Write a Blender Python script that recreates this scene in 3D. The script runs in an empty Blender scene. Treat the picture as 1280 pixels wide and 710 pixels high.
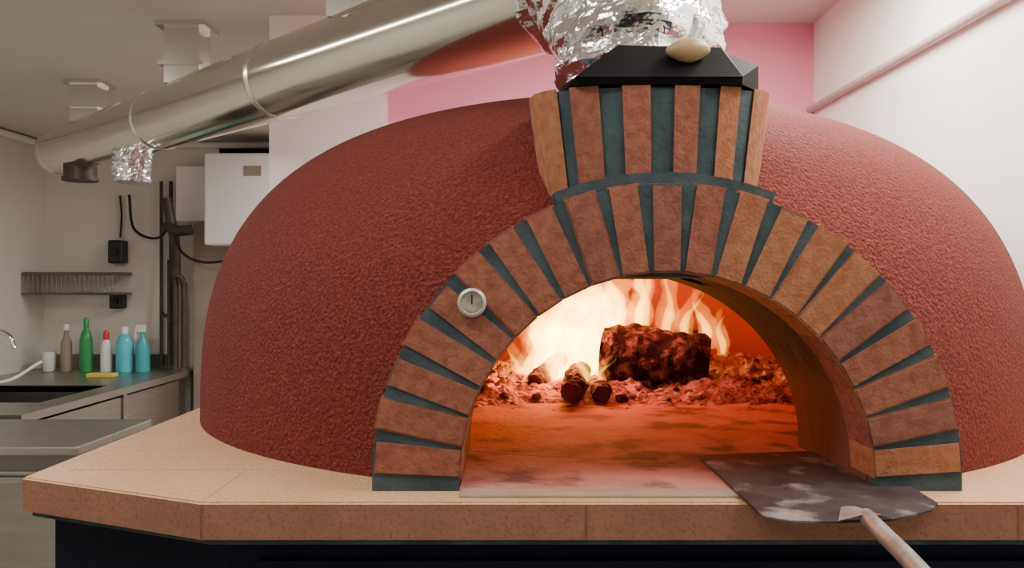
import bpy, bmesh, math, random
from mathutils import Vector, Matrix, noise
random.seed(4)
S=bpy.context.scene
COL=S.collection
# ------------------------------------------------------------------ materials
def mat(name, base=(.5,.5,.5), rough=.6, metal=0., c2=None, nscale=8., ndetail=4., ramp=(.35,.65),
        bump=0., bscale=40., bdist=.01, emis=None, estr=0., c3=None, n3scale=3., r3=(.5,.7), stretch=None, spec=None):
    m=bpy.data.materials.new(name); m.use_nodes=True
    nt=m.node_tree; N=nt.nodes; L=nt.links
    b=N['Principled BSDF']
    b.inputs['Base Color'].default_value=(*base,1); b.inputs['Roughness'].default_value=rough
    b.inputs['Metallic'].default_value=metal
    if spec is not None: b.inputs['Specular IOR Level'].default_value=spec
    tc=N.new('ShaderNodeTexCoord'); src=tc.outputs['Object']
    if stretch:
        mp=N.new('ShaderNodeMapping'); mp.inputs['Scale'].default_value=stretch
        L.new(src,mp.inputs['Vector']); src=mp.outputs['Vector']
    def nz(sc,det):
        n=N.new('ShaderNodeTexNoise'); n.inputs['Scale'].default_value=sc; n.inputs['Detail'].default_value=det
        L.new(src,n.inputs['Vector']); return n
    def rmp(n,a,bb):
        r=N.new('ShaderNodeValToRGB'); r.color_ramp.elements[0].position=a; r.color_ramp.elements[1].position=bb
        L.new(n.outputs['Fac'],r.inputs['Fac']); return r
    if c2 is not None:
        r=rmp(nz(nscale,ndetail),*ramp); r.color_ramp.elements[0].color=(*base,1); r.color_ramp.elements[1].color=(*c2,1)
        out=r.outputs['Color']
        if c3 is not None:
            r2=rmp(nz(n3scale,5),*r3); mx=N.new('ShaderNodeMixRGB')
            L.new(r2.outputs['Color'],mx.inputs['Fac']); L.new(out,mx.inputs['Color1']); mx.inputs['Color2'].default_value=(*c3,1)
            out=mx.outputs['Color']
        L.new(out,b.inputs['Base Color'])
    if bump:
        bp=N.new('ShaderNodeBump'); bp.inputs['Strength'].default_value=bump; bp.inputs['Distance'].default_value=bdist
        L.new(nz(bscale,3).outputs['Fac'],bp.inputs['Height']); L.new(bp.outputs['Normal'],b.inputs['Normal'])
    if emis is not None:
        b.inputs['Emission Color'].default_value=(*emis,1); b.inputs['Emission Strength'].default_value=estr
    return m
def flame_mat(name,col,st):
    m=bpy.data.materials.new(name); m.use_nodes=True; nt=m.node_tree; nt.nodes.clear()
    o=nt.nodes.new('ShaderNodeOutputMaterial'); e=nt.nodes.new('ShaderNodeEmission')
    e.inputs['Color'].default_value=(*col,1); e.inputs['Strength'].default_value=st
    nt.links.new(e.outputs[0],o.inputs['Volume']); return m
M={}
M['stucco']=mat('red_stucco',(.150,.021,.014),.9,c2=(.26,.046,.030),nscale=190,ndetail=2,ramp=(.40,.72),bump=1.,bscale=170,bdist=.011,spec=.35)
M['brickA']=mat('brick_red',(.235,.080,.050),.95,c2=(.33,.125,.080),nscale=70,bump=.6,bscale=200,bdist=.003,spec=.25)
M['brickB']=mat('brick_orange',(.31,.120,.058),.95,c2=(.40,.17,.09),nscale=70,bump=.6,bscale=200,bdist=.003,spec=.25)
M['brickC']=mat('brick_brown',(.21,.078,.053),.95,c2=(.29,.115,.078),nscale=70,bump=.6,bscale=200,bdist=.003,spec=.25)
M['mortar']=mat('slate_mortar',(.040,.062,.070),.95,c2=(.070,.10,.112),nscale=20,bump=.5,bscale=90,bdist=.004,spec=.25)
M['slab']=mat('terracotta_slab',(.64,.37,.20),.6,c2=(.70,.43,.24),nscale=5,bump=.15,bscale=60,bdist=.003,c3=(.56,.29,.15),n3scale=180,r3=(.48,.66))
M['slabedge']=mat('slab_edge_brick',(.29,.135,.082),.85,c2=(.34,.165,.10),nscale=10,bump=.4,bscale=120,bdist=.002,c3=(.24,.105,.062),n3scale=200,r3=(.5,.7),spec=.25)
M['joint']=mat('slab_joint',(.50,.29,.16),.8)
M['pale']=mat('pale_stone_strip',(.34,.30,.22),.8,c2=(.28,.23,.17),nscale=14)
M['hearth']=mat('hearth_floor',(.42,.135,.115),.85,c2=(.56,.25,.22),nscale=9,c3=(.15,.07,.07),n3scale=11,r3=(.50,.64),bump=.4,bscale=60)
M['fbrick']=mat('refractory',(.36,.050,.018),.9,c2=(.28,.04,.015),nscale=6,bump=.3,bscale=30)
M['ash']=mat('ash',(.60,.46,.46),.95,c2=(.22,.13,.13),nscale=34,bump=.9,bscale=80,bdist=.02)
M['char']=mat('charred_wood',(.020,.010,.012),.9,c2=(.40,.26,.28),nscale=30,ramp=(.50,.78),bump=1,bscale=55,bdist=.02)
M['ember']=mat('ember',(.3,.05,.02),.9,emis=(1,.12,.015),estr=2.5)
M['wood']=mat('log_end',(.22,.09,.045),.9,c2=(.07,.035,.02),nscale=15)
M['chrome']=mat('polished_duct_steel',(.76,.73,.65),.12,1.)
M['seam']=mat('duct_band_steel',(.78,.76,.71),.25,1.)
M['foil']=mat('crinkled_foil',(.90,.92,.95),.16,1.,bump=.5,bscale=25,bdist=.02)
M['black']=mat('black_steel',(.003,.003,.004),.6,c2=(.005,.005,.005),nscale=20,spec=.12)
M['knob']=mat('wooden_knob',(.52,.37,.18),.4,c2=(.42,.28,.13),nscale=20)
M['blackp']=mat('black_plastic',(.012,.012,.014),.4)
M['pipe']=mat('dark_pipe',(.05,.04,.035),.5,.3,c2=(.09,.065,.05),nscale=10)
M['steel']=mat('stainless_counter',(.50,.48,.45),.35,1.,c2=(.42,.41,.39),nscale=4,stretch=(1,1,12))
M['steeld']=mat('stainless_dark',(.24,.23,.22),.35,1.)
M['wallw']=mat('painted_white_wall',(.76,.74,.68),.7,c2=(.72,.70,.64),nscale=2)
M['wallr']=mat('right_white_wall',(.90,.89,.85),.6,c2=(.88,.87,.83),nscale=2)
M['pink']=mat('pink_paint',(.80,.27,.40),.6,c2=(.76,.25,.37),nscale=2)
M['pcol']=mat('column_glare_paint',(.84,.78,.78),.6,c2=(.82,.66,.7),nscale=3)  # pale colour stands in for glare on the pink wall
M['ceil']=mat('ceiling_paint',(.66,.65,.58),.8,c2=(.63,.62,.56),nscale=2)
M['floor']=mat('floor_tile',(.34,.31,.28),.5,c2=(.30,.27,.25),nscale=6)
M['navy']=mat('navy_stand_paint',(.003,.005,.016),.6,c2=(.005,.008,.020),nscale=10,spec=.15)
M['cab']=mat('white_enamel',(.88,.89,.87),.35)
M['beige']=mat('beige_boxing',(.34,.29,.22),.7,c2=(.27,.22,.17),nscale=4)
M['trim']=mat('trim_paint',(.42,.33,.30),.5)
M['peel']=mat('worn_peel_steel',(.030,.022,.025),.75,0.,c2=(.07,.052,.054),nscale=16,c3=(.34,.29,.28),n3scale=15,r3=(.54,.74),spec=.2,bump=.3,bscale=50,bdist=.003)
M['handle']=mat('peel_handle_metal',(.36,.30,.28),.5,.3,c2=(.20,.165,.15),nscale=40)
M['gface']=mat('gauge_face',(.42,.38,.28),.4,c2=(.20,.18,.14),nscale=60)
M['grim']=mat('gauge_rim',(.50,.48,.42),.45,.4)
M['green']=mat('green_plastic',(.03,.34,.10),.3); M['whitep']=mat('white_plastic',(.85,.85,.85),.35)
M['red']=mat('red_plastic',(.7,.05,.04),.35); M['cyan']=mat('cyan_liquid',(.10,.60,.74),.2); M['teal']=mat('teal_plastic',(.05,.42,.46),.3)
M['tube']=mat('lamp_diffuser',(.9,.9,.9),.5,emis=(1,.97,.92),estr=6)
# ------------------------------------------------------------------ helpers
def empty(name,loc=(0,0,0)):
    e=bpy.data.objects.new(name,None); COL.objects.link(e); e.location=loc; e.empty_display_size=.1; return e
def finish(bm,name,mats,parent=None,smooth=False,sharp=None):
    bmesh.ops.recalc_face_normals(bm,faces=bm.faces[:])
    me=bpy.data.meshes.new(name); bm.to_mesh(me); bm.free()
    if not isinstance(mats,(list,tuple)): mats=[mats]
    for m in mats: me.materials.append(m)
    if smooth:
        for p in me.polygons: p.use_smooth=True
        me.set_sharp_from_angle(angle=math.radians(sharp or 40))
    o=bpy.data.objects.new(name,me); COL.objects.link(o)
    if parent:
        o.parent=parent; o.matrix_parent_inverse=Matrix.Translation(parent.location).inverted()
    return o
def add_box(bm,x0,x1,y0,y1,z0,z1,mi=0,bev=0):
    vs=[bm.verts.new((x,y,z)) for z in (z0,z1) for y in (y0,y1) for x in (x0,x1)]
    fs=[bm.faces.new([vs[i] for i in q]) for q in ((0,2,3,1),(4,5,7,6),(0,1,5,4),(2,6,7,3),(0,4,6,2),(1,3,7,5))]
    for f in fs: f.material_index=mi
    if bev:
        es=list({e for f in fs for e in f.edges})
        r=bmesh.ops.bevel(bm,geom=es,offset=bev,segments=2,affect='EDGES',profile=.5)
        for f in r['faces']: f.material_index=mi
def box(name,x0,x1,y0,y1,z0,z1,m,parent=None,bev=0):
    bm=bmesh.new(); add_box(bm,x0,x1,y0,y1,z0,z1,0,bev); return finish(bm,name,m,parent)
def add_prism(bm,pts0,pts1,mi=0):
    a=[bm.verts.new(p) for p in pts0]; b=[bm.verts.new(p) for p in pts1]; n=len(a)
    fs=[bm.faces.new(a),bm.faces.new(b[::-1])]
    for i in range(n):
        fs.append(bm.faces.new((a[i],b[i],b[(i+1)%n],a[(i+1)%n])))
    for f in fs: f.material_index=mi
    return fs
def bez(pts,seg=10):
    P=[Vector(p) for p in pts]; P=[P[0]*2-P[1]]+P+[P[-1]*2-P[-2]]; out=[]
    for i in range(1,len(P)-2):
        for k in range(seg):
            t=k/seg; a,b,c,d=P[i-1],P[i],P[i+1],P[i+2]
            out.append(.5*((2*b)+(c-a)*t+(2*a-5*b+4*c-d)*t*t+(-a+3*b-3*c+d)*t**3))
    out.append(P[-2]); return out
def add_tube(bm,path,rad,seg=16,mi=0,wob=0,wsc=20,closed=True,up=None):
    path=[Vector(p) for p in path]; n=len(path); rings=[]
    t=(path[1]-path[0]).normalized(); u=t.orthogonal().normalized()
    for i,p in enumerate(path):
        t=(path[min(i+1,n-1)]-path[max(i-1,0)]).normalized()
        u=(u-t*u.dot(t)).normalized(); v=t.cross(u)
        r=rad(i/(n-1)) if callable(rad) else rad
        ring=[]
        for k in range(seg):
            a=2*math.pi*k/seg; d=u*math.cos(a)+v*math.sin(a); q=p+d*r
            if wob: q+=d*wob*noise.noise(q*wsc)+d*wob*.6*noise.noise(q*wsc*2.7)
            ring.append(bm.verts.new(q))
        rings.append(ring)
    for i in range(n-1):
        for k in range(seg):
            f=bm.faces.new((rings[i][k],rings[i][(k+1)%seg],rings[i+1][(k+1)%seg],rings[i+1][k])); f.material_index=mi
    if closed:
        f=bm.faces.new(rings[0]); f.material_index=mi
        f=bm.faces.new(rings[-1][::-1]); f.material_index=mi
def tube(name,path,rad,m,parent=None,seg=16,**k):
    bm=bmesh.new(); add_tube(bm,path,rad,seg,**k); return finish(bm,name,m,parent,True,50)
def lathe(bm,prof,c,seg=24,mi=0):
    rings=[[bm.verts.new((c[0]+r*math.cos(2*math.pi*k/seg),c[1]+r*math.sin(2*math.pi*k/seg),c[2]+z)) for k in range(seg)] for r,z in prof]
    for i in range(len(rings)-1):
        for k in range(seg):
            f=bm.faces.new((rings[i][k],rings[i][(k+1)%seg],rings[i+1][(k+1)%seg],rings[i+1][k])); f.material_index=mi
    for rr in (rings[0],rings[-1]):
        f=bm.faces.new(rr); f.material_index=mi
# ------------------------------------------------------------------ room
CZ=1.45; ZS=1.148; CEIL=2.50
XL,XR,YB,YP,YF=-3.45,1.215,5.9,3.22,-2.2
box('floor',XL-.1,XR+.1,YF-.1,YB+.1,-.1,0,M['floor'])
box('ceiling',XL-.1,XR+.1,YF-.1,YB+.1,CEIL,CEIL+.1,M['ceil'])
box('wall_left',XL-.1,XL,YF-.1,YB+.1,0,CEIL,M['wallw'])
box('wall_right',XR,XR+.1,YF-.1,YB+.1,0,CEIL,M['wallr'])
box('wall_back',XL,XR,YB,YB+.1,0,CEIL,M['wallw'])
box('wall_front',XL,XR,YF-.1,YF,0,CEIL,M['wallw'])
box('wall_pink_partition',-.93,XR,YP,YP+.12,0,CEIL,M['pink'])
box('wall_glare_pier',-.95,-.50,YP-.09,YP,0,CEIL,M['pcol'])  # added box, glare at the pink wall's left end painted into its colour
tube('trim_1',[(XR-.018,YP,2.15),(XR-.018,YF,2.13)],.014,M['trim'],seg=12)
tube('trim_2',[(XL+.02,YF,CEIL-.03),(XL+.02,YB,CEIL-.03)],.025,M['wallr'],seg=10)
tube('trim_3',[(XL,YB-.02,CEIL-.03),(-.9,YB-.02,CEIL-.03)],.025,M['wallr'],seg=10)
# ------------------------------------------------------------------ oven
CX,CY=.226,2.13; R,H,NN=.985,.732,2.8
oven=empty('pizza_oven',(CX,CY,ZS))
def superdome(R,H,n,z0,seg=160,lat=64,floor=0.):
    bm=bmesh.new(); rings=[]
    for i in range(lat):
        t=(math.pi/2)*i/lat
        r=R*math.cos(t)**(2/n); z=H*math.sin(t)**(2/n)
        rings.append([bm.verts.new((CX+r*math.cos(2*math.pi*k/seg),CY+r*math.sin(2*math.pi*k/seg),z0+z)) for k in range(seg)])
    for i in range(lat-1):
        for k in range(seg): bm.faces.new((rings[i][k],rings[i][(k+1)%seg],rings[i+1][(k+1)%seg],rings[i+1][k]))
    top=bm.verts.new((CX,CY,z0+H))
    for k in range(seg): bm.faces.new((rings[-1][k],rings[-1][(k+1)%seg],top))
    if floor:
        low=[bm.verts.new((v.co.x,v.co.y,z0-floor)) for v in rings[0]]
        for k in range(seg): bm.faces.new((low[k],low[(k+1)%seg],rings[0][(k+1)%seg],rings[0][k]))
        bm.faces.new(low)
    else: bm.faces.new(rings[0])
    return bm
def arch_poly(r,y,stilt=.018,n=48,drop=0.,z0=ZS):
    pts=[(CX+r,y,z0-drop)]
    for i in range(n+1):
        a=math.pi*i/n; pts.append((CX+r*math.cos(a),y,z0+stilt+r*math.sin(a)))
    pts.append((CX-r,y,z0-drop)); return pts
dome=finish(superdome(R,H,NN,ZS),'dome_shell_raw',M['stucco'])
c1=finish(superdome(.72,.47,2.4,ZS,96,32,floor=.05),'cut_chamber',M['fbrick'])
bm=bmesh.new(); add_prism(bm,arch_poly(.302,.9,drop=.05),arch_poly(.302,1.75,drop=.05)); c2=finish(bm,'cut_tunnel',M['fbrick'])
bm=bmesh.new(); add_box(bm,CX-.11,CX+.11,1.27,1.42,1.35,1.74); c3=finish(bm,'cut_flue',M['fbrick'])
for c in (c1,c2,c3):
    md=dome.modifiers.new('b','BOOLEAN'); md.operation='DIFFERENCE'; md.object=c; md.solver='EXACT'
bpy.context.view_layer.update()
dg=bpy.context.evaluated_depsgraph_get()
me=bpy.data.meshes.new_from_object(dome.evaluated_get(dg)); me.name='dome_shell'
for o in (dome,c1,c2,c3): bpy.data.objects.remove(o,do_unlink=True)
me.materials.clear(); me.materials.append(M['stucco'])
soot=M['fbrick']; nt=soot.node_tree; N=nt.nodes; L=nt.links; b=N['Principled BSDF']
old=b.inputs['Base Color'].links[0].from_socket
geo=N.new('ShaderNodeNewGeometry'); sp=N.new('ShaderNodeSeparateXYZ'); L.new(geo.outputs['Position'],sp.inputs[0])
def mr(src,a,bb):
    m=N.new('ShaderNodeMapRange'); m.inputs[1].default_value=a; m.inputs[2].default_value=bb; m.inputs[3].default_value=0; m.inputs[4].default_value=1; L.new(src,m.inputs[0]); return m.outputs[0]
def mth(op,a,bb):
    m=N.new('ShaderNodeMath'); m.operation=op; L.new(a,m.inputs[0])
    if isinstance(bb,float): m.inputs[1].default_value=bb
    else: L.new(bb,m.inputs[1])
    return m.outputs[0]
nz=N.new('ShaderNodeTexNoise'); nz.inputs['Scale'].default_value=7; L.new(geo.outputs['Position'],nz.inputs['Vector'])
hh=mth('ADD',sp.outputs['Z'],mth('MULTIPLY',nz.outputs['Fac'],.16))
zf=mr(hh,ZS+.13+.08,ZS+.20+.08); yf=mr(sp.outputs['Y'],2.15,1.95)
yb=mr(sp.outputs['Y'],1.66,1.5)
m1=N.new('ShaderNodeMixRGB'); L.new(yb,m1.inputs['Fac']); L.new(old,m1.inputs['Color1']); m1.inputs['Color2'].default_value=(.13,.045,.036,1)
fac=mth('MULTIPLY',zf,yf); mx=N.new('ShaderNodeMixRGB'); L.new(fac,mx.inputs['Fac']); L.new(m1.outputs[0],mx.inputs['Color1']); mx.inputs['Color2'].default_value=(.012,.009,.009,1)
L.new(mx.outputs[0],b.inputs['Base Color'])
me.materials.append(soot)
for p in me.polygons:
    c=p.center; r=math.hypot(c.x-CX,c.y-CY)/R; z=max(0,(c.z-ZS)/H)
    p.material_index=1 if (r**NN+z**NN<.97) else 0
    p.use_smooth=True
me.set_sharp_from_angle(angle=math.radians(35))
ds=bpy.data.objects.new('dome_shell',me); COL.objects.link(ds); ds.parent=oven; ds.matrix_parent_inverse=Matrix.Translation(oven.location).inverted()

YA=1.165
bm=bmesh.new()
def annulus(bm,ri,ro,y0,y1,n=60,stilt=.018):
    def pr(r): return [(CX+r,ZS)]+[(CX+r*math.cos(math.pi*i/n),ZS+stilt+r*math.sin(math.pi*i/n)) for i in range(n+1)]+[(CX-r,ZS)]
    a,b=pr(ri),pr(ro); V=[[bm.verts.new((x,y,z)) for x,z in pp] for pp in (a,b) for y in (y0,y1)]
    m=len(a)
    for i in range(m-1):
        bm.faces.new((V[0][i],V[0][i+1],V[2][i+1],V[2][i])); bm.faces.new((V[1][i],V[1][i+1],V[3][i+1],V[3][i]))
        bm.faces.new((V[0][i],V[0][i+1],V[1][i+1],V[1][i])); bm.faces.new((V[2][i],V[2][i+1],V[3][i+1],V[3][i]))
    for i in (0,m-1): bm.faces.new((V[0][i],V[1][i],V[3][i],V[2][i]))
annulus(bm,.3035,.430,YA+.001,1.36)
finish(bm,'arch_mortar',M['mortar'],oven,True,30)
bm=bmesh.new(); nb=21
for i in range(nb):
    a=math.pi*(i+.5)/nb; d=Vector((math.cos(a),0,math.sin(a))); tv=Vector((-math.sin(a),0,math.cos(a)))
    c=Vector((CX,0,ZS+.018)); w=.0245+random.uniform(-.0015,.0012); ro=.432+random.uniform(-.003,.002); wi=.0218
    mi=random.choice([0,0,0,1,2,2]) if a<1.3 else random.choice([0,0,0,2])
    if .7<a<1.45: mi=random.choice([1,1,0])
    f0=[]
    for (r,s) in ((.3005,-wi),(ro,-w),(ro,w),(.3005,wi)): f0.append(c+d*r+tv*s)
    yy=YA-random.uniform(.001,.003)
    p0=[(v.x,yy,v.z) for v in f0]; p1=[(v.x,1.245,v.z) for v in f0]
    fs=add_prism(bm,p0,p1,mi)
    es=[e for e in fs[0].edges]
    rb=bmesh.ops.bevel(bm,geom=es,offset=.003,segments=2,affect='EDGES')
    for f in rb['faces']: f.material_index=mi
finish(bm,'arch_bricks',[M['brickA'],M['brickB'],M['brickC']],oven)
# chimney collar
ccx,ccy,ax,ay=.221,1.29,.190,.085; ZT=1.746
def yof(x,o=0.):
    q=min(1,abs(x)/ax); return ccy-(ay+o)*(max(0,1-q**2.6))**.45
def tap(z): return .87+.13*max(0,min(1,(z-1.58)/(ZT-1.58)))
bm=bmesh.new(); n=40
def ring(z,o=0.):
    f=tap(z)
    r=[]
    for i in range(n+1):
        x=ax*math.cos(math.pi*i/n); r.append((ccx+x*f,yof(x)-o,z))
    return r+[(ccx-ax*f,1.72,z),(ccx+ax*f,1.72,z)]
rs=[ring(1.46),ring(1.58),ring(ZT)]
V=[[bm.verts.new(p) for p in r] for r in rs]; m=n+3
for j in range(2):
    for i in range(m): bm.faces.new((V[j][i],V[j][(i+1)%m],V[j+1][(i+1)%m],V[j+1][i]))
bm.faces.new(V[0]); bm.faces.new(V[2][::-1])
finish(bm,'collar_mortar',M['mortar'],oven,True,40)
bm=bmesh.new()
def zb(x): return ZS+.018+math.sqrt(max(0,.45**2-x*x))-(.012 if abs(x)>.12 else 0)
for k,(xa,xb) in enumerate([(-.192,-.152),(-.133,-.090),(-.055,-.013),(.024,.062),(.094,.127),(.150,.192)]):
    mi=[1,0,0,0,1,1][k]; sub=4; o=.004
    for q in range(sub):
        u0=xa+(xb-xa)*q/sub; u1=xa+(xb-xa)*(q+1)/sub
        def pt(x,z): return (ccx+x*tap(z)*1.006,yof(x)-o,z)
        P=[pt(u0,zb(u0)),pt(u1,zb(u1)),pt(u1,ZT+.003),pt(u0,ZT+.003)]
        Q=[(p[0],p[1]+.03,p[2]) for p in P]
        add_prism(bm,P,Q,mi)
finish(bm,'collar_bricks',[M['brickA'],M['brickB']],oven)
bm=bmesh.new()
pts=[]; a0,a1=68.5,111.5
for i in range(17):
    a=math.radians(a0+(a1-a0)*i/16); pts.append((CX+.45*math.cos(a),ZS+.018+.45*math.sin(a)))
for i in range(17):
    a=math.radians(a1-(a1-a0)*i/16); pts.append((CX+.425*math.cos(a),ZS+.018+.425*math.sin(a)))
add_prism(bm,[(x,1.185,z) for x,z in pts],[(x,1.40,z) for x,z in pts]); finish(bm,'arch_fillet',M['mortar'],oven)
g=empty('oven_thermometer',(-.058,1.16,1.423))
bm=bmesh.new(); lathe(bm,[(.021,0),(.021,.008),(.017,.011),(.0155,.009)],(0,0,0),32,0); lathe(bm,[(.0155,.0),(.0155,.0093)],(0,0,0),32,1)
add_box(bm,-.001,.001,-.002,.012,.0093,.0105,2)
bmesh.ops.transform(bm,matrix=Matrix.Translation((-.058,1.163,1.423))@Matrix.Rotation(math.radians(90),4,'X'),verts=bm.verts)
finish(bm,'gauge_body',[M['grim'],M['gface'],M['blackp']],g,True)
bm=bmesh.new(); nn=80
fl=[(CX+.76*math.cos(2*math.pi*i/nn),CY+.76*math.sin(2*math.pi*i/nn)) for i in range(nn)]
add_prism(bm,[(x,y,ZS-.001) for x,y in fl],[(x,y,ZS+.003) for x,y in fl]); add_box(bm,CX-.3025,CX+.3025,1.165,1.6,ZS-.001,ZS+.0025)
finish(bm,'hearth_floor',M['hearth'],oven)
box('threshold_strip',CX-.30,.43,1.128,1.168,ZS-.002,ZS+.004,M['pale'],oven,.0015)
# ------------------------------------------------------------------ stand
st=empty('oven_stand',(.3,2.1,.5))
TH=.052
def slabpoly(z,o=0.,x1=XR-.002): return [(-.43+o*.6,1.106+o,z),(x1,1.106+o,z),(x1,3.2-o,z),(-.765+o,3.2-o,z),(-.765+o,1.25+o*.5,z)]
bm=bmesh.new()
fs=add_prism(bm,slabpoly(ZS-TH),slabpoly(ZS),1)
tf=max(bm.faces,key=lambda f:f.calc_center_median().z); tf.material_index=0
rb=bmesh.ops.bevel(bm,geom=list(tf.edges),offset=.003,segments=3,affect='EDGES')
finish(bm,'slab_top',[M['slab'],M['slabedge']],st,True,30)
bm=bmesh.new()
for x in (-.43,.102,.70): add_box(bm,x-.001,x+.001,1.1052,1.108,ZS-TH,ZS-.004,1)
for a,b_ in (((-.43,1.115),(-.43,1.30)),((-.72,1.30),(-.38,1.30))):
    dx,dy=b_[0]-a[0],b_[1]-a[1]; w=.0008
    if abs(dx)<.01: add_box(bm,a[0]-w,a[0]+w,min(a[1],b_[1]),max(a[1],b_[1]),ZS-.002,ZS+.0005)
    else: add_box(bm,min(a[0],b_[0]),max(a[0],b_[0]),a[1]-w,a[1]+w,ZS-.002,ZS+.0005)
finish(bm,'slab_joints',[M['joint'],M['brickC']],st)
bm=bmesh.new()
add_prism(bm,slabpoly(ZS-TH-.010,.012),slabpoly(ZS-TH,.012)); finish(bm,'slab_bed',M['mortar'],st)
bm=bmesh.new(); add_prism(bm,slabpoly(0.0,.04),slabpoly(ZS-TH-.010,.04))
finish(bm,'stand_body',M['navy'],st)
box('stand_rail',-.36,1.19,1.128,1.15,.98,1.06,M['navy'],st,.004)
# ------------------------------------------------------------------ fire
fire=empty('wood_fire',(.3,2.3,ZS))
bm=bmesh.new()
gx,gy=130,110; V={}
def ashz(x,y):
    d=math.hypot(x-CX,y-CY)/.70
    back=max(0,min(1,(y-1.86-.10*noise.noise(Vector((x*4,0,3))))/.25))
    h=.004+back*(.030+.030*noise.noise(Vector((x*5,y*5,1.)))+.024*noise.noise(Vector((x*17,y*17,2.)))+.016*noise.noise(Vector((x*45,y*45,2.))))
    h+=.02*math.exp(-((x-.05)**2/.012+(y-2.25)**2/.02))+.045*math.exp(-((x-.66)**2/.04+(y-2.45)**2/.03))
    if d>1: return None
    return ZS+max(h-.03*(1-back),-.002)
for i in range(gx+1):
    for j in range(gy+1):
        x=CX-.7+1.4*i/gx; y=1.75+1.08*j/gy; z=ashz(x,y)
        if z is not None: V[i,j]=bm.verts.new((x,y,z))
for i in range(gx):
    for j in range(gy):
        q=[(i,j),(i+1,j),(i+1,j+1),(i,j+1)]
        if all(k in V for k in q): bm.faces.new([V[k] for k in q])
finish(bm,'ash_bed',M['ash'],fire,True,60)
def lump(bm,c,r,mi=0,sq=(1,1,1),am=.3):
    r0=bmesh.ops.create_icosphere(bm,subdivisions=2,radius=1)
    off=Vector((random.random()*9,random.random()*9,0))
    for v in r0['verts']:
        k=1+am*noise.noise(v.co*1.7+off)
        v.co=Vector((v.co.x*r*sq[0]*k,v.co.y*r*sq[1]*k,v.co.z*r*sq[2]*k))+Vector(c)
        for f in v.link_faces: f.material_index=mi
bm=bmesh.new()
for k in range(420):
    x=random.uniform(-.32,.82); y=random.uniform(1.88,2.6)
    z=ashz(x,y)
    if z is None: continue
    hot=abs(x-.12)<.18 and y>2.05 and random.random()<.35
    lump(bm,(x,y,z+.002),random.uniform(.004,.014)*(1 if y>2.0 else .5),1 if hot else random.choice([0,0,0,0,2]),(1.2,1,.8))
finish(bm,'charcoal_pieces',[M['ash'],M['ember'],M['char']],fire)
def logmesh(name,p0,p1,r,m,wob=.02,wsc=16,tp=0.):
    p0,p1=Vector(p0),Vector(p1); path=[p0.lerp(p1,i/44) for i in range(45)]
    bm=bmesh.new(); add_tube(bm,path,lambda t:r*(1-tp*t)*(.80+.20*min(1,8*t,8*(1-t))) ,44,0,wob,wsc)
    for f in bm.faces:
        if len(f.verts)>4: f.material_index=1
    return finish(bm,name,m,fire,True,70)
logmesh('charred_log',(.255,2.26,ZS+.115),(.54,2.19,ZS+.085),.077,[M['char'],M['char']],.020,14,-.02)
logmesh('charred_log_rear',(.15,2.50,ZS+.07),(.56,2.38,ZS+.12),.055,[M['char'],M['char']],.02)
logmesh('small_log',(.145,1.96,ZS+.036),(.19,2.22,ZS+.06),.032,[M['char'],M['wood']],.010,26)
logmesh('small_log_side',(.22,1.99,ZS+.026),(.25,2.2,ZS+.03),.024,[M['char'],M['wood']],.009,26)
logmesh('small_log_left',(.06,2.14,ZS+.035),(.14,2.35,ZS+.08),.026,[M['char'],M['wood']],.009,26)
FO=flame_mat('flame_outer',(1.,.27,.006),22); FI=flame_mat('flame_core',(1.,.62,.06),85)
def flame(name,x,y,z,h,r,lean=(0,0),m=FO,ph=0.,curl=.04,wk=.6):
    path=[]
    for i in range(29):
        t=i/28
        path.append((x+lean[0]*t**1.4+curl*math.sin(t*5+ph)*t, y+lean[1]*t+curl*.6*math.cos(t*4+ph)*t, z+h*t))
    def prof(t):
        f=lambda s: math.sin(math.pi*min(1,s*.9+.25)**.9)
        return max(.0006,r*(f(t) if t<.35 else f(.35)*((1-t)/.65)**1.05))
    bm=bmesh.new(); add_tube(bm,path,prof,18,0,r*wk,14)
    return finish(bm,name,m,fire,True,80)
fl=[(.05,2.24,.24,.045,(.03,0)),(.09,2.30,.36,.065,(.03,0)),(.16,2.34,.44,.095,(.02,0)),(.23,2.38,.46,.105,(-.02,0)),(.30,2.42,.46,.07,(.02,0)),
    (.12,2.20,.28,.050,(.03,0)),(.20,2.24,.36,.055,(.05,0)),(.38,2.44,.44,.045,(.0,0))]
for k,(x,y,h,r,l) in enumerate(fl):
    flame(f'flame_{k+1}',x,y,ZS+.03,h*1.05,r,l,FO,k*1.7,.045)
    flame(f'flame_core_{k+1}',x,y,ZS+.035,h*.84,r*.62,l,FI,k*1.7,.045)
tg=[(.44,2.30,.14,.27,.034,(.02,0),0),(.55,2.26,.12,.21,.027,(-.03,0),1),(.49,2.28,.14,.19,.029,(.04,0),3.5),(.59,2.24,.10,.16,.021,(.0,0),2),(.36,2.28,.17,.24,.032,(.02,0),4.5),
    (.02,2.2,.03,.16,.024,(-.02,0),1),(.19,2.03,.05,.13,.020,(-.03,0),2),(.11,2.05,.05,.16,.024,(.02,0),5),(.23,2.08,.03,.10,.018,(.02,0),3)]
for k,(x,y,z,h,r,l,ph) in enumerate(tg):
    flame(f'tongue_{k+1}',x,y,ZS+z,h,r,l,FO,ph,.022,.4); flame(f'tongue_core_{k+1}',x,y,ZS+z+.006,h*.70,r*.45,l,FI,ph,.022,.4)
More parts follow.
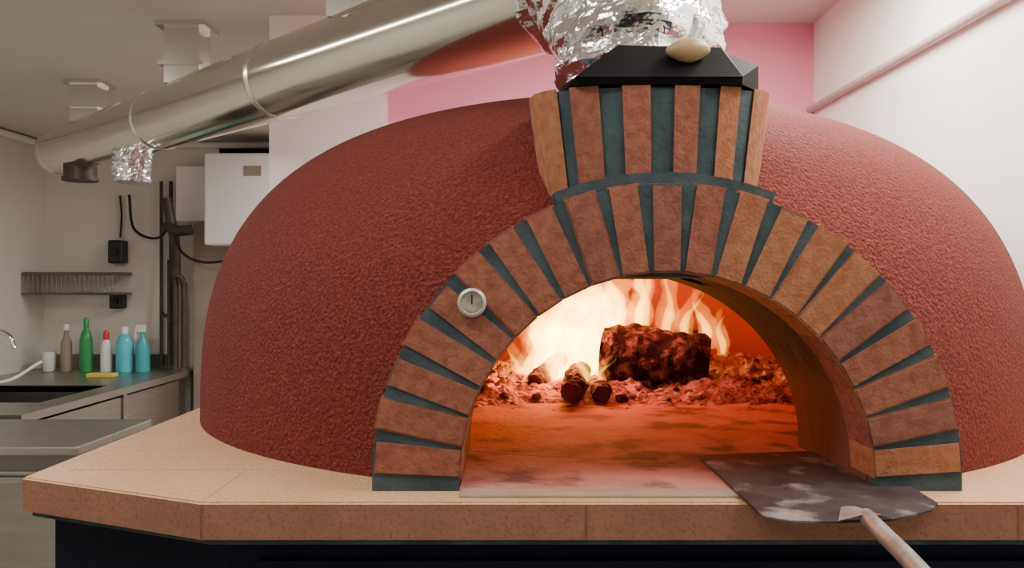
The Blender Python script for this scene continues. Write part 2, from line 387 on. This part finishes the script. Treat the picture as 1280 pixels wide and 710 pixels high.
# ------------------------------------------------------------------ duct, foil
dp=empty('exhaust_duct',(-1,3,2.1))
bm=bmesh.new()
path=bez([(.225,1.505,1.74),(.230,1.51,1.82),(.235,1.52,1.92),(.225,1.56,2.00),(.19,1.64,2.07),(.15,1.72,2.10)],16)
add_tube(bm,path,lambda t:.122+.038*min(1,t*2.5)+.006*math.sin(t*60),84,0,.016,11)
finish(bm,'foil_wrap',M['foil'],dp)
A=Vector((.13,1.75,2.103)); B=Vector((-2.58,4.56,2.20))
bm=bmesh.new(); add_tube(bm,[A.lerp(B,i/20) for i in range(21)],.128,56,0,0)
finish(bm,'duct_tube',M['chrome'],dp,True,40)
dn=(B-A).normalized()
for k,t in enumerate((.335,.61,.985)):
    q=A.lerp(B,t); bm=bmesh.new()
    add_tube(bm,[q-dn*.018,q-dn*.012,q,q+dn*.012,q+dn*.018],lambda s:.1285+.004*math.sin(s*math.pi),56); finish(bm,f'duct_band_{k+1}',M['seam'],dp,True,60)
bm=bmesh.new(); add_tube(bm,[B+dn*.0,B+dn*.02,B+dn*.06,B+dn*.10],lambda t:.128-.03*t,40); finish(bm,'duct_end_cap',M['chrome'],dp,True,40)
bm=bmesh.new()
q=A.lerp(B,.90)
add_tube(bm,[q+Vector((0,0,-.08-.10*i/8)) for i in range(9)],.08,30); add_tube(bm,[q+Vector((0,0,-.17)),q+Vector((0,0,-.19))],.09,30); finish(bm,'duct_spigot',M['pipe'],dp,True,40)
q=A.lerp(B,.70); bm=bmesh.new()
add_tube(bm,[q+Vector((0.0,0,-.06-.19*i/24)) for i in range(25)],lambda t:.08+.004*math.sin(t*50),48,0,.013,16); finish(bm,'foil_branch',M['foil'],dp)
for k,t in enumerate((.22,.535,.86)):
    q=A.lerp(B,t); bm=bmesh.new()
    add_box(bm,q.x-.07,q.x+.07,q.y-.06,q.y+.06,q.z+.10,CEIL-.02,0); add_box(bm,q.x-.10,q.x+.10,q.y-.08,q.y+.08,CEIL-.02,CEIL,0); add_box(bm,q.x-.09,q.x+.09,q.y-.07,q.y+.07,q.z+.17,q.z+.185,0)
    finish(bm,f'ceiling_bracket_{k+1}',M['seam'],dp)
db=empty('damper_box',(.25,1.3,1.8))
bm=bmesh.new()
base=[(.10,1.20,ZT+.004),(.345,1.20,ZT+.004),(.385,1.25,ZT+.004),(.385,1.355,ZT+.004),(.08,1.355,ZT+.004),(.08,1.25,ZT+.004)]
mid=[(.095,1.195,ZT+.014),(.345,1.195,ZT+.014),(.385,1.25,ZT+.045),(.385,1.355,ZT+.045),(.075,1.355,ZT+.014),(.080,1.25,ZT+.014)]
top=[(.165,1.245,1.822),(.325,1.245,1.818),(.345,1.28,1.818),(.345,1.345,1.818),(.155,1.345,1.822),(.155,1.28,1.822)]
V=[[bm.verts.new(p) for p in r] for r in (base,mid,top)]
for j in range(2):
    for i in range(6): bm.faces.new((V[j][i],V[j][(i+1)%6],V[j+1][(i+1)%6],V[j+1][i]))
bm.faces.new(V[0]); bm.faces.new(V[2][::-1])
finish(bm,'box_body',M['black'],db)
bm=bmesh.new(); r0=bmesh.ops.create_uvsphere(bm,u_segments=28,v_segments=16,radius=1)
for v in bm.verts: v.co=Vector((v.co.x*.034,v.co.y*.02,v.co.z*.0165*(1+.15*math.cos(v.co.x*3))))+Vector((.268,1.218,1.806))
finish(bm,'handle_knob',M['knob'],db,True,80)
tube('knob_stem',[(.268,1.22,1.804),(.268,1.262,1.804)],.006,M['black'],db,seg=10)
# ------------------------------------------------------------------ peel
pl=empty('pizza_peel',(.45,1.2,ZS))
zp=ZS+.0055
bm=bmesh.new()
out=[(.320,1.365),(.345,1.380),(.585,1.420),(.602,1.405),(.572,1.075),(.545,1.04),(.475,1.0),(.40,.99),(.345,.995),(.318,1.015)]
add_prism(bm,[(x,y,zp) for x,y in out],[(x,y,zp+.0025) for x,y in out])
finish(bm,'blade',M['peel'],pl)
tube('handle',bez([(.442,1.0,zp+.006),(.436,.94,zp+.003),(.43,.85,zp-.005),(.41,.62,zp-.03),(.39,.40,zp-.055)],6),lambda t:.0105,M['handle'],pl,seg=14)
bm=bmesh.new(); add_prism(bm,[(.405,.993,zp+.0025),(.478,1.0,zp+.0025),(.455,1.055,zp+.0025),(.434,1.055,zp+.0025)],[(.43,.985,zp+.012),(.455,.985,zp+.012),(.450,1.05,zp+.005),(.438,1.05,zp+.005)]); finish(bm,'socket',M['handle'],pl)
# ------------------------------------------------------------------ kitchen left
k=empty('sink_counter',(-2.8,4.8,.8)); CT=.835
bm=bmesh.new()
x0,x1,y0,y1=XL+.005,-2.30,3.75,5.88
bx0,bx1,by0,by1=-3.2,-2.45,4.15,4.85
for a in ((x0,bx0,y0,y1),(bx1,x1,y0,y1),(bx0,bx1,y0,by0),(bx0,bx1,by1,y1)): add_box(bm,*a,CT-.04,CT,0)
add_box(bm,bx0,bx1,by0,by1,CT-.22,CT-.20,1)
for a in ((bx0-.01,bx0,by0,by1),(bx1,bx1+.01,by0,by1),(bx0,bx1,by0-.01,by0),(bx0,bx1,by1,by1+.01)): add_box(bm,*a,CT-.22,CT-.002,1)
add_box(bm,x0,-2.50,y1-.02,y1,CT,CT+.10,1)
finish(bm,'worktop',[M['steel'],M['steeld']],k)
bm=bmesh.new()
for y in (3.8,4.8,5.8):
    add_box(bm,x1-.06,x1-.02,y-.02,y+.02,.0,CT-.04,0)
add_box(bm,x1-.05,x1-.03,3.8,5.60,CT-.34,CT-.06,0); add_box(bm,x0,x1-.20,3.82,5.6,.25,.28,0); add_box(bm,x1-.05,x1-.035,3.85,5.6,.3,CT-.36,1)
finish(bm,'frame',[M['steel'],M['steeld']],k)
tube('spout',bez([(-3.3,4.95,CT),(-3.3,4.95,CT+.25),(-3.25,4.95,CT+.33),(-3.12,4.95,CT+.30),(-3.08,4.95,CT+.22)],8),.014,M['chrome'],k)
tube('spray_hose',bez([(-3.38,5.0,CT+.75),(-3.30,4.9,CT+.55),(-3.36,4.7,CT+.1),(-3.1,4.85,CT+.02),(-3.0,5.1,CT+.12)],10),.010,M['whitep'],k)
ap=empty('undercounter_dishwasher',(-2.1,3.3,.4))
bm=bmesh.new(); add_box(bm,-2.75,-1.66,3.05,3.62,.08,.80,1,.006); add_box(bm,-2.77,-1.64,3.02,3.64,.80,.835,0,.006)
add_box(bm,-2.6,-1.72,3.025,3.05,.12,.74,0,.004); add_box(bm,-2.55,-1.78,2.99,3.005,.70,.725,0,.004)
add_box(bm,-1.80,-1.77,3.0,3.03,.70,.725,0); add_box(bm,-2.55,-2.52,3.0,3.03,.70,.725,0)
add_box(bm,-1.664,-1.652,3.10,3.58,.70,.72,0); add_box(bm,-1.664,-1.655,3.10,3.58,.14,.66,0)
for x in (-2.7,-1.75):
    for y in (3.1,3.55): add_box(bm,x,x+.04,y,y+.04,0,.08,1)
finish(bm,'body',[M['steel'],M['steeld']],ap)
def bottle(name,x,y,prof,mats,caps=None):
    bm=bmesh.new(); lathe(bm,prof,(x,y,CT+.001),20,0)
    if caps: lathe(bm,caps,(x,y,CT+.001),20,1)
    return finish(bm,name,mats,None,True,50)
by=5.60
bottle('dish_soap_bottle',-2.98,by,[(.04,0),(.043,.01),(.043,.22),(.03,.28),(.015,.30),(.015,.31)],[M['green'],M['green']],[(.018,.31),(.018,.36),(.008,.38)])
bottle('detergent_bottle',-2.84,by,[(.036,0),(.038,.01),(.038,.18),(.02,.22),(.016,.23)],[M['whitep'],M['red']],[(.02,.225),(.02,.27),(.01,.29)])
bottle('cleaner_jug',-2.71,by,[(.055,0),(.058,.01),(.058,.20),(.04,.25),(.02,.27)],[M['cyan'],M['whitep']],[(.024,.262),(.024,.31),(.018,.315)])
bm=bmesh.new(); lathe(bm,[(.045,0),(.047,.01),(.047,.17),(.03,.22),(.015,.25),(.015,.28)],(-2.585,by,CT+.001),20,0); add_box(bm,-2.625,-2.565,by-.015,by+.015,CT+.28,CT+.33,1); add_box(bm,-2.64,-2.625,by-.006,by+.006,CT+.23,CT+.31,1)
finish(bm,'spray_bottle',[M['teal'],M['whitep']],None,True,50)
bottle('brown_bottle',-3.12,by,[(.035,0),(.037,.01),(.037,.20),(.015,.26),(.015,.29)],[M['beige'],M['whitep']],[(.018,.29),(.018,.33),(.017,.331)])
bottle('sponge_cup',-3.24,by,[(.03,0),(.04,.01),(.045,.12),(.046,.14)],[M['whitep'],M['red']])
bm=bmesh.new(); add_box(bm,-2.80,-2.62,5.25,5.33,CT+.001,CT+.026,0,.006); finish(bm,'yellow_sponge',mat('sponge',(.75,.62,.1),.9),None)
rk=empty('wall_dish_rack',(-3.1,5.7,1.5)); bm=bmesh.new()
RX0,RX1=-3.44,-2.80
for z in (1.38,1.52):
    for y in (5.62,5.88): add_tube(bm,[(RX0,y,z),(RX1,y,z)],.008,8)
for i in range(20):
    x=RX0+.01+(RX1-RX0-.02)*i/19; add_tube(bm,[(x,5.62,1.38),(x,5.62,1.52)],.004,6); add_tube(bm,[(x,5.62,1.38),(x,5.88,1.38)],.004,6)
for x in (RX0,RX1): 
    add_tube(bm,[(x,5.62,1.52),(x,5.88,1.52)],.008,8); add_tube(bm,[(x,5.62,1.38),(x,5.88,1.38)],.008,8)
add_box(bm,RX0,RX1,5.62,5.89,1.52,1.535,0)
finish(bm,'rack_wires',M['steeld'],rk)
bo=empty('wall_boiler',(-1.8,5.7,2))
box('casing',-2.14,-1.25,5.55,5.89,1.72,2.36,M['cab'],bo,.015); box('display',-1.86,-1.74,5.545,5.552,2.20,2.27,M['beige'],bo)
box('top_vent',-2.05,-1.35,5.6,5.88,2.36,2.40,M['black'],bo)
box('electrical_enclosure',-2.42,-2.18,5.75,5.89,1.90,2.30,M['cab'],None,.01)
box('pipe_boxing',-2.28,-2.00,5.72,5.895,0,1.88,M['beige'],None,.005)
pp=empty('gas_pipework',(-2.5,5.7,1.2))
for i,(x,y,r,z1_) in enumerate([(-2.44,5.70,.016,1.62),(-2.38,5.66,.02,1.46),(-2.32,5.66,.022,1.46),(-2.56,5.84,.012,2.2),(-2.49,5.84,.014,2.2)]):
    tube(f'riser_{i+1}',[(x,y,.86),(x,y,z1_)],r,M['pipe'],pp,seg=12)
tube('elbow_run',bez([(-2.38,5.66,1.44),(-2.38,5.64,1.5),(-2.34,5.64,1.5),(-2.32,5.66,1.44)],6),.021,M['pipe'],pp,seg=12)
tube('cross_pipe',bez([(-2.56,5.84,1.25),(-2.50,5.76,1.22),(-2.44,5.72,1.24)],6),.013,M['pipe'],pp,seg=10)
tube('drop_pipe',bez([(-2.42,5.6,2.05),(-2.39,5.6,1.9),(-2.37,5.62,1.75),(-2.38,5.66,1.5)],8),.035,M['pipe'],pp,seg=12)
tube('valve_body',[(-2.42,5.6,1.86),(-2.34,5.58,1.82),(-2.24,5.6,1.83)],.04,M['pipe'],pp,seg=12)
tube('cable_1',bez([(-2.37,5.6,1.80),(-2.28,5.55,1.66),(-2.12,5.52,1.60),(-1.9,5.52,1.62)],10),.010,M['blackp'],pp,seg=8)
tube('cable_2',bez([(-2.80,5.85,2.1),(-2.74,5.8,1.85),(-2.55,5.75,1.78),(-2.42,5.7,1.9)],10),.010,M['blackp'],pp,seg=8)
tube('power_cable',bez([(-2.88,5.88,2.1),(-2.87,5.88,1.95),(-2.88,5.88,1.79)],6),.007,M['blackp'],None,seg=8)
for nm,z,w,h in (('power_adapter',1.60,.055,.085),('wall_socket',1.27,.045,.055)):
    bm=bmesh.new(); add_box(bm,-2.88-w,-2.88+w,5.80,5.895,z,z+2*h,0,.012); add_box(bm,-2.90,-2.86,5.78,5.80,z+h-.02,z+h+.02,0); finish(bm,nm,M['blackp'],None)
# ------------------------------------------------------------------ lights
def area(name,loc,rot,sx,sy,p,col):
    l=bpy.data.lights.new(name,'AREA'); l.shape='RECTANGLE'; l.size=sx; l.size_y=sy; l.energy=p; l.color=col
    o=bpy.data.objects.new(name,l); COL.objects.link(o); o.location=loc; o.rotation_euler=rot; return o
lamps=[(-.9,.7,1.2,.25,13),(.85,1.2,.25,1.2,23),(-2.2,2.3,.25,1.2,25),(-.5,-1.2,1.2,.25,7),(.55,2.2,.9,.2,36),(-.75,4.7,.25,1.2,38)]  # those above the dome and kitchen are added, unseen, to brighten pink wall and kitchen
for (x,y,sx,sy,p) in lamps:
    e=empty('ceiling_or_fill_lamp',(x,y,CEIL-.03)) 
    bm=bmesh.new(); add_box(bm,x-sx/2-.02,x+sx/2+.02,y-sy/2-.02,y+sy/2+.02,CEIL-.03,CEIL,0,.004); add_box(bm,x-sx/2,x+sx/2,y-sy/2,y+sy/2,CEIL-.045,CEIL-.03,1,.003)
    finish(bm,'fixture',[M['cab'],M['tube']],e)
    area('lamp_light',(x,y,CEIL-.05),(0,0,0),sx,sy,p,(1,.95,.86)).parent=e
    e.children[-1].matrix_parent_inverse=Matrix.Translation(e.location).inverted()
def ptl(name,loc,e,col,r=.04):
    l=bpy.data.lights.new(name,'POINT'); l.energy=e; l.color=col; l.shadow_soft_size=r
    o=bpy.data.objects.new(name,l); COL.objects.link(o); o.location=loc; o.parent=fire; o.matrix_parent_inverse=Matrix.Translation(fire.location).inverted()
ptl('fire_glow_1',(.15,2.20,ZS+.17),7.5,(1,.15,.07)); ptl('fire_glow_2',(.28,2.38,ZS+.25),5.5,(1,.16,.06)); ptl('fire_glow_3',(.34,2.10,ZS+.33),3.2,(1,.18,.10),.012)
w=bpy.data.worlds.new('World'); S.world=w; w.use_nodes=True; w.node_tree.nodes['Background'].inputs[0].default_value=(.9,.92,1,1); w.node_tree.nodes['Background'].inputs[1].default_value=.3
cd=bpy.data.cameras.new('Camera'); cd.sensor_width=36; cd.lens=28.125; cd.clip_start=.02
cam=bpy.data.objects.new('Camera',cd); COL.objects.link(cam); cam.location=(0,0,CZ); cam.rotation_euler=(math.radians(90),0,0); S.camera=cam
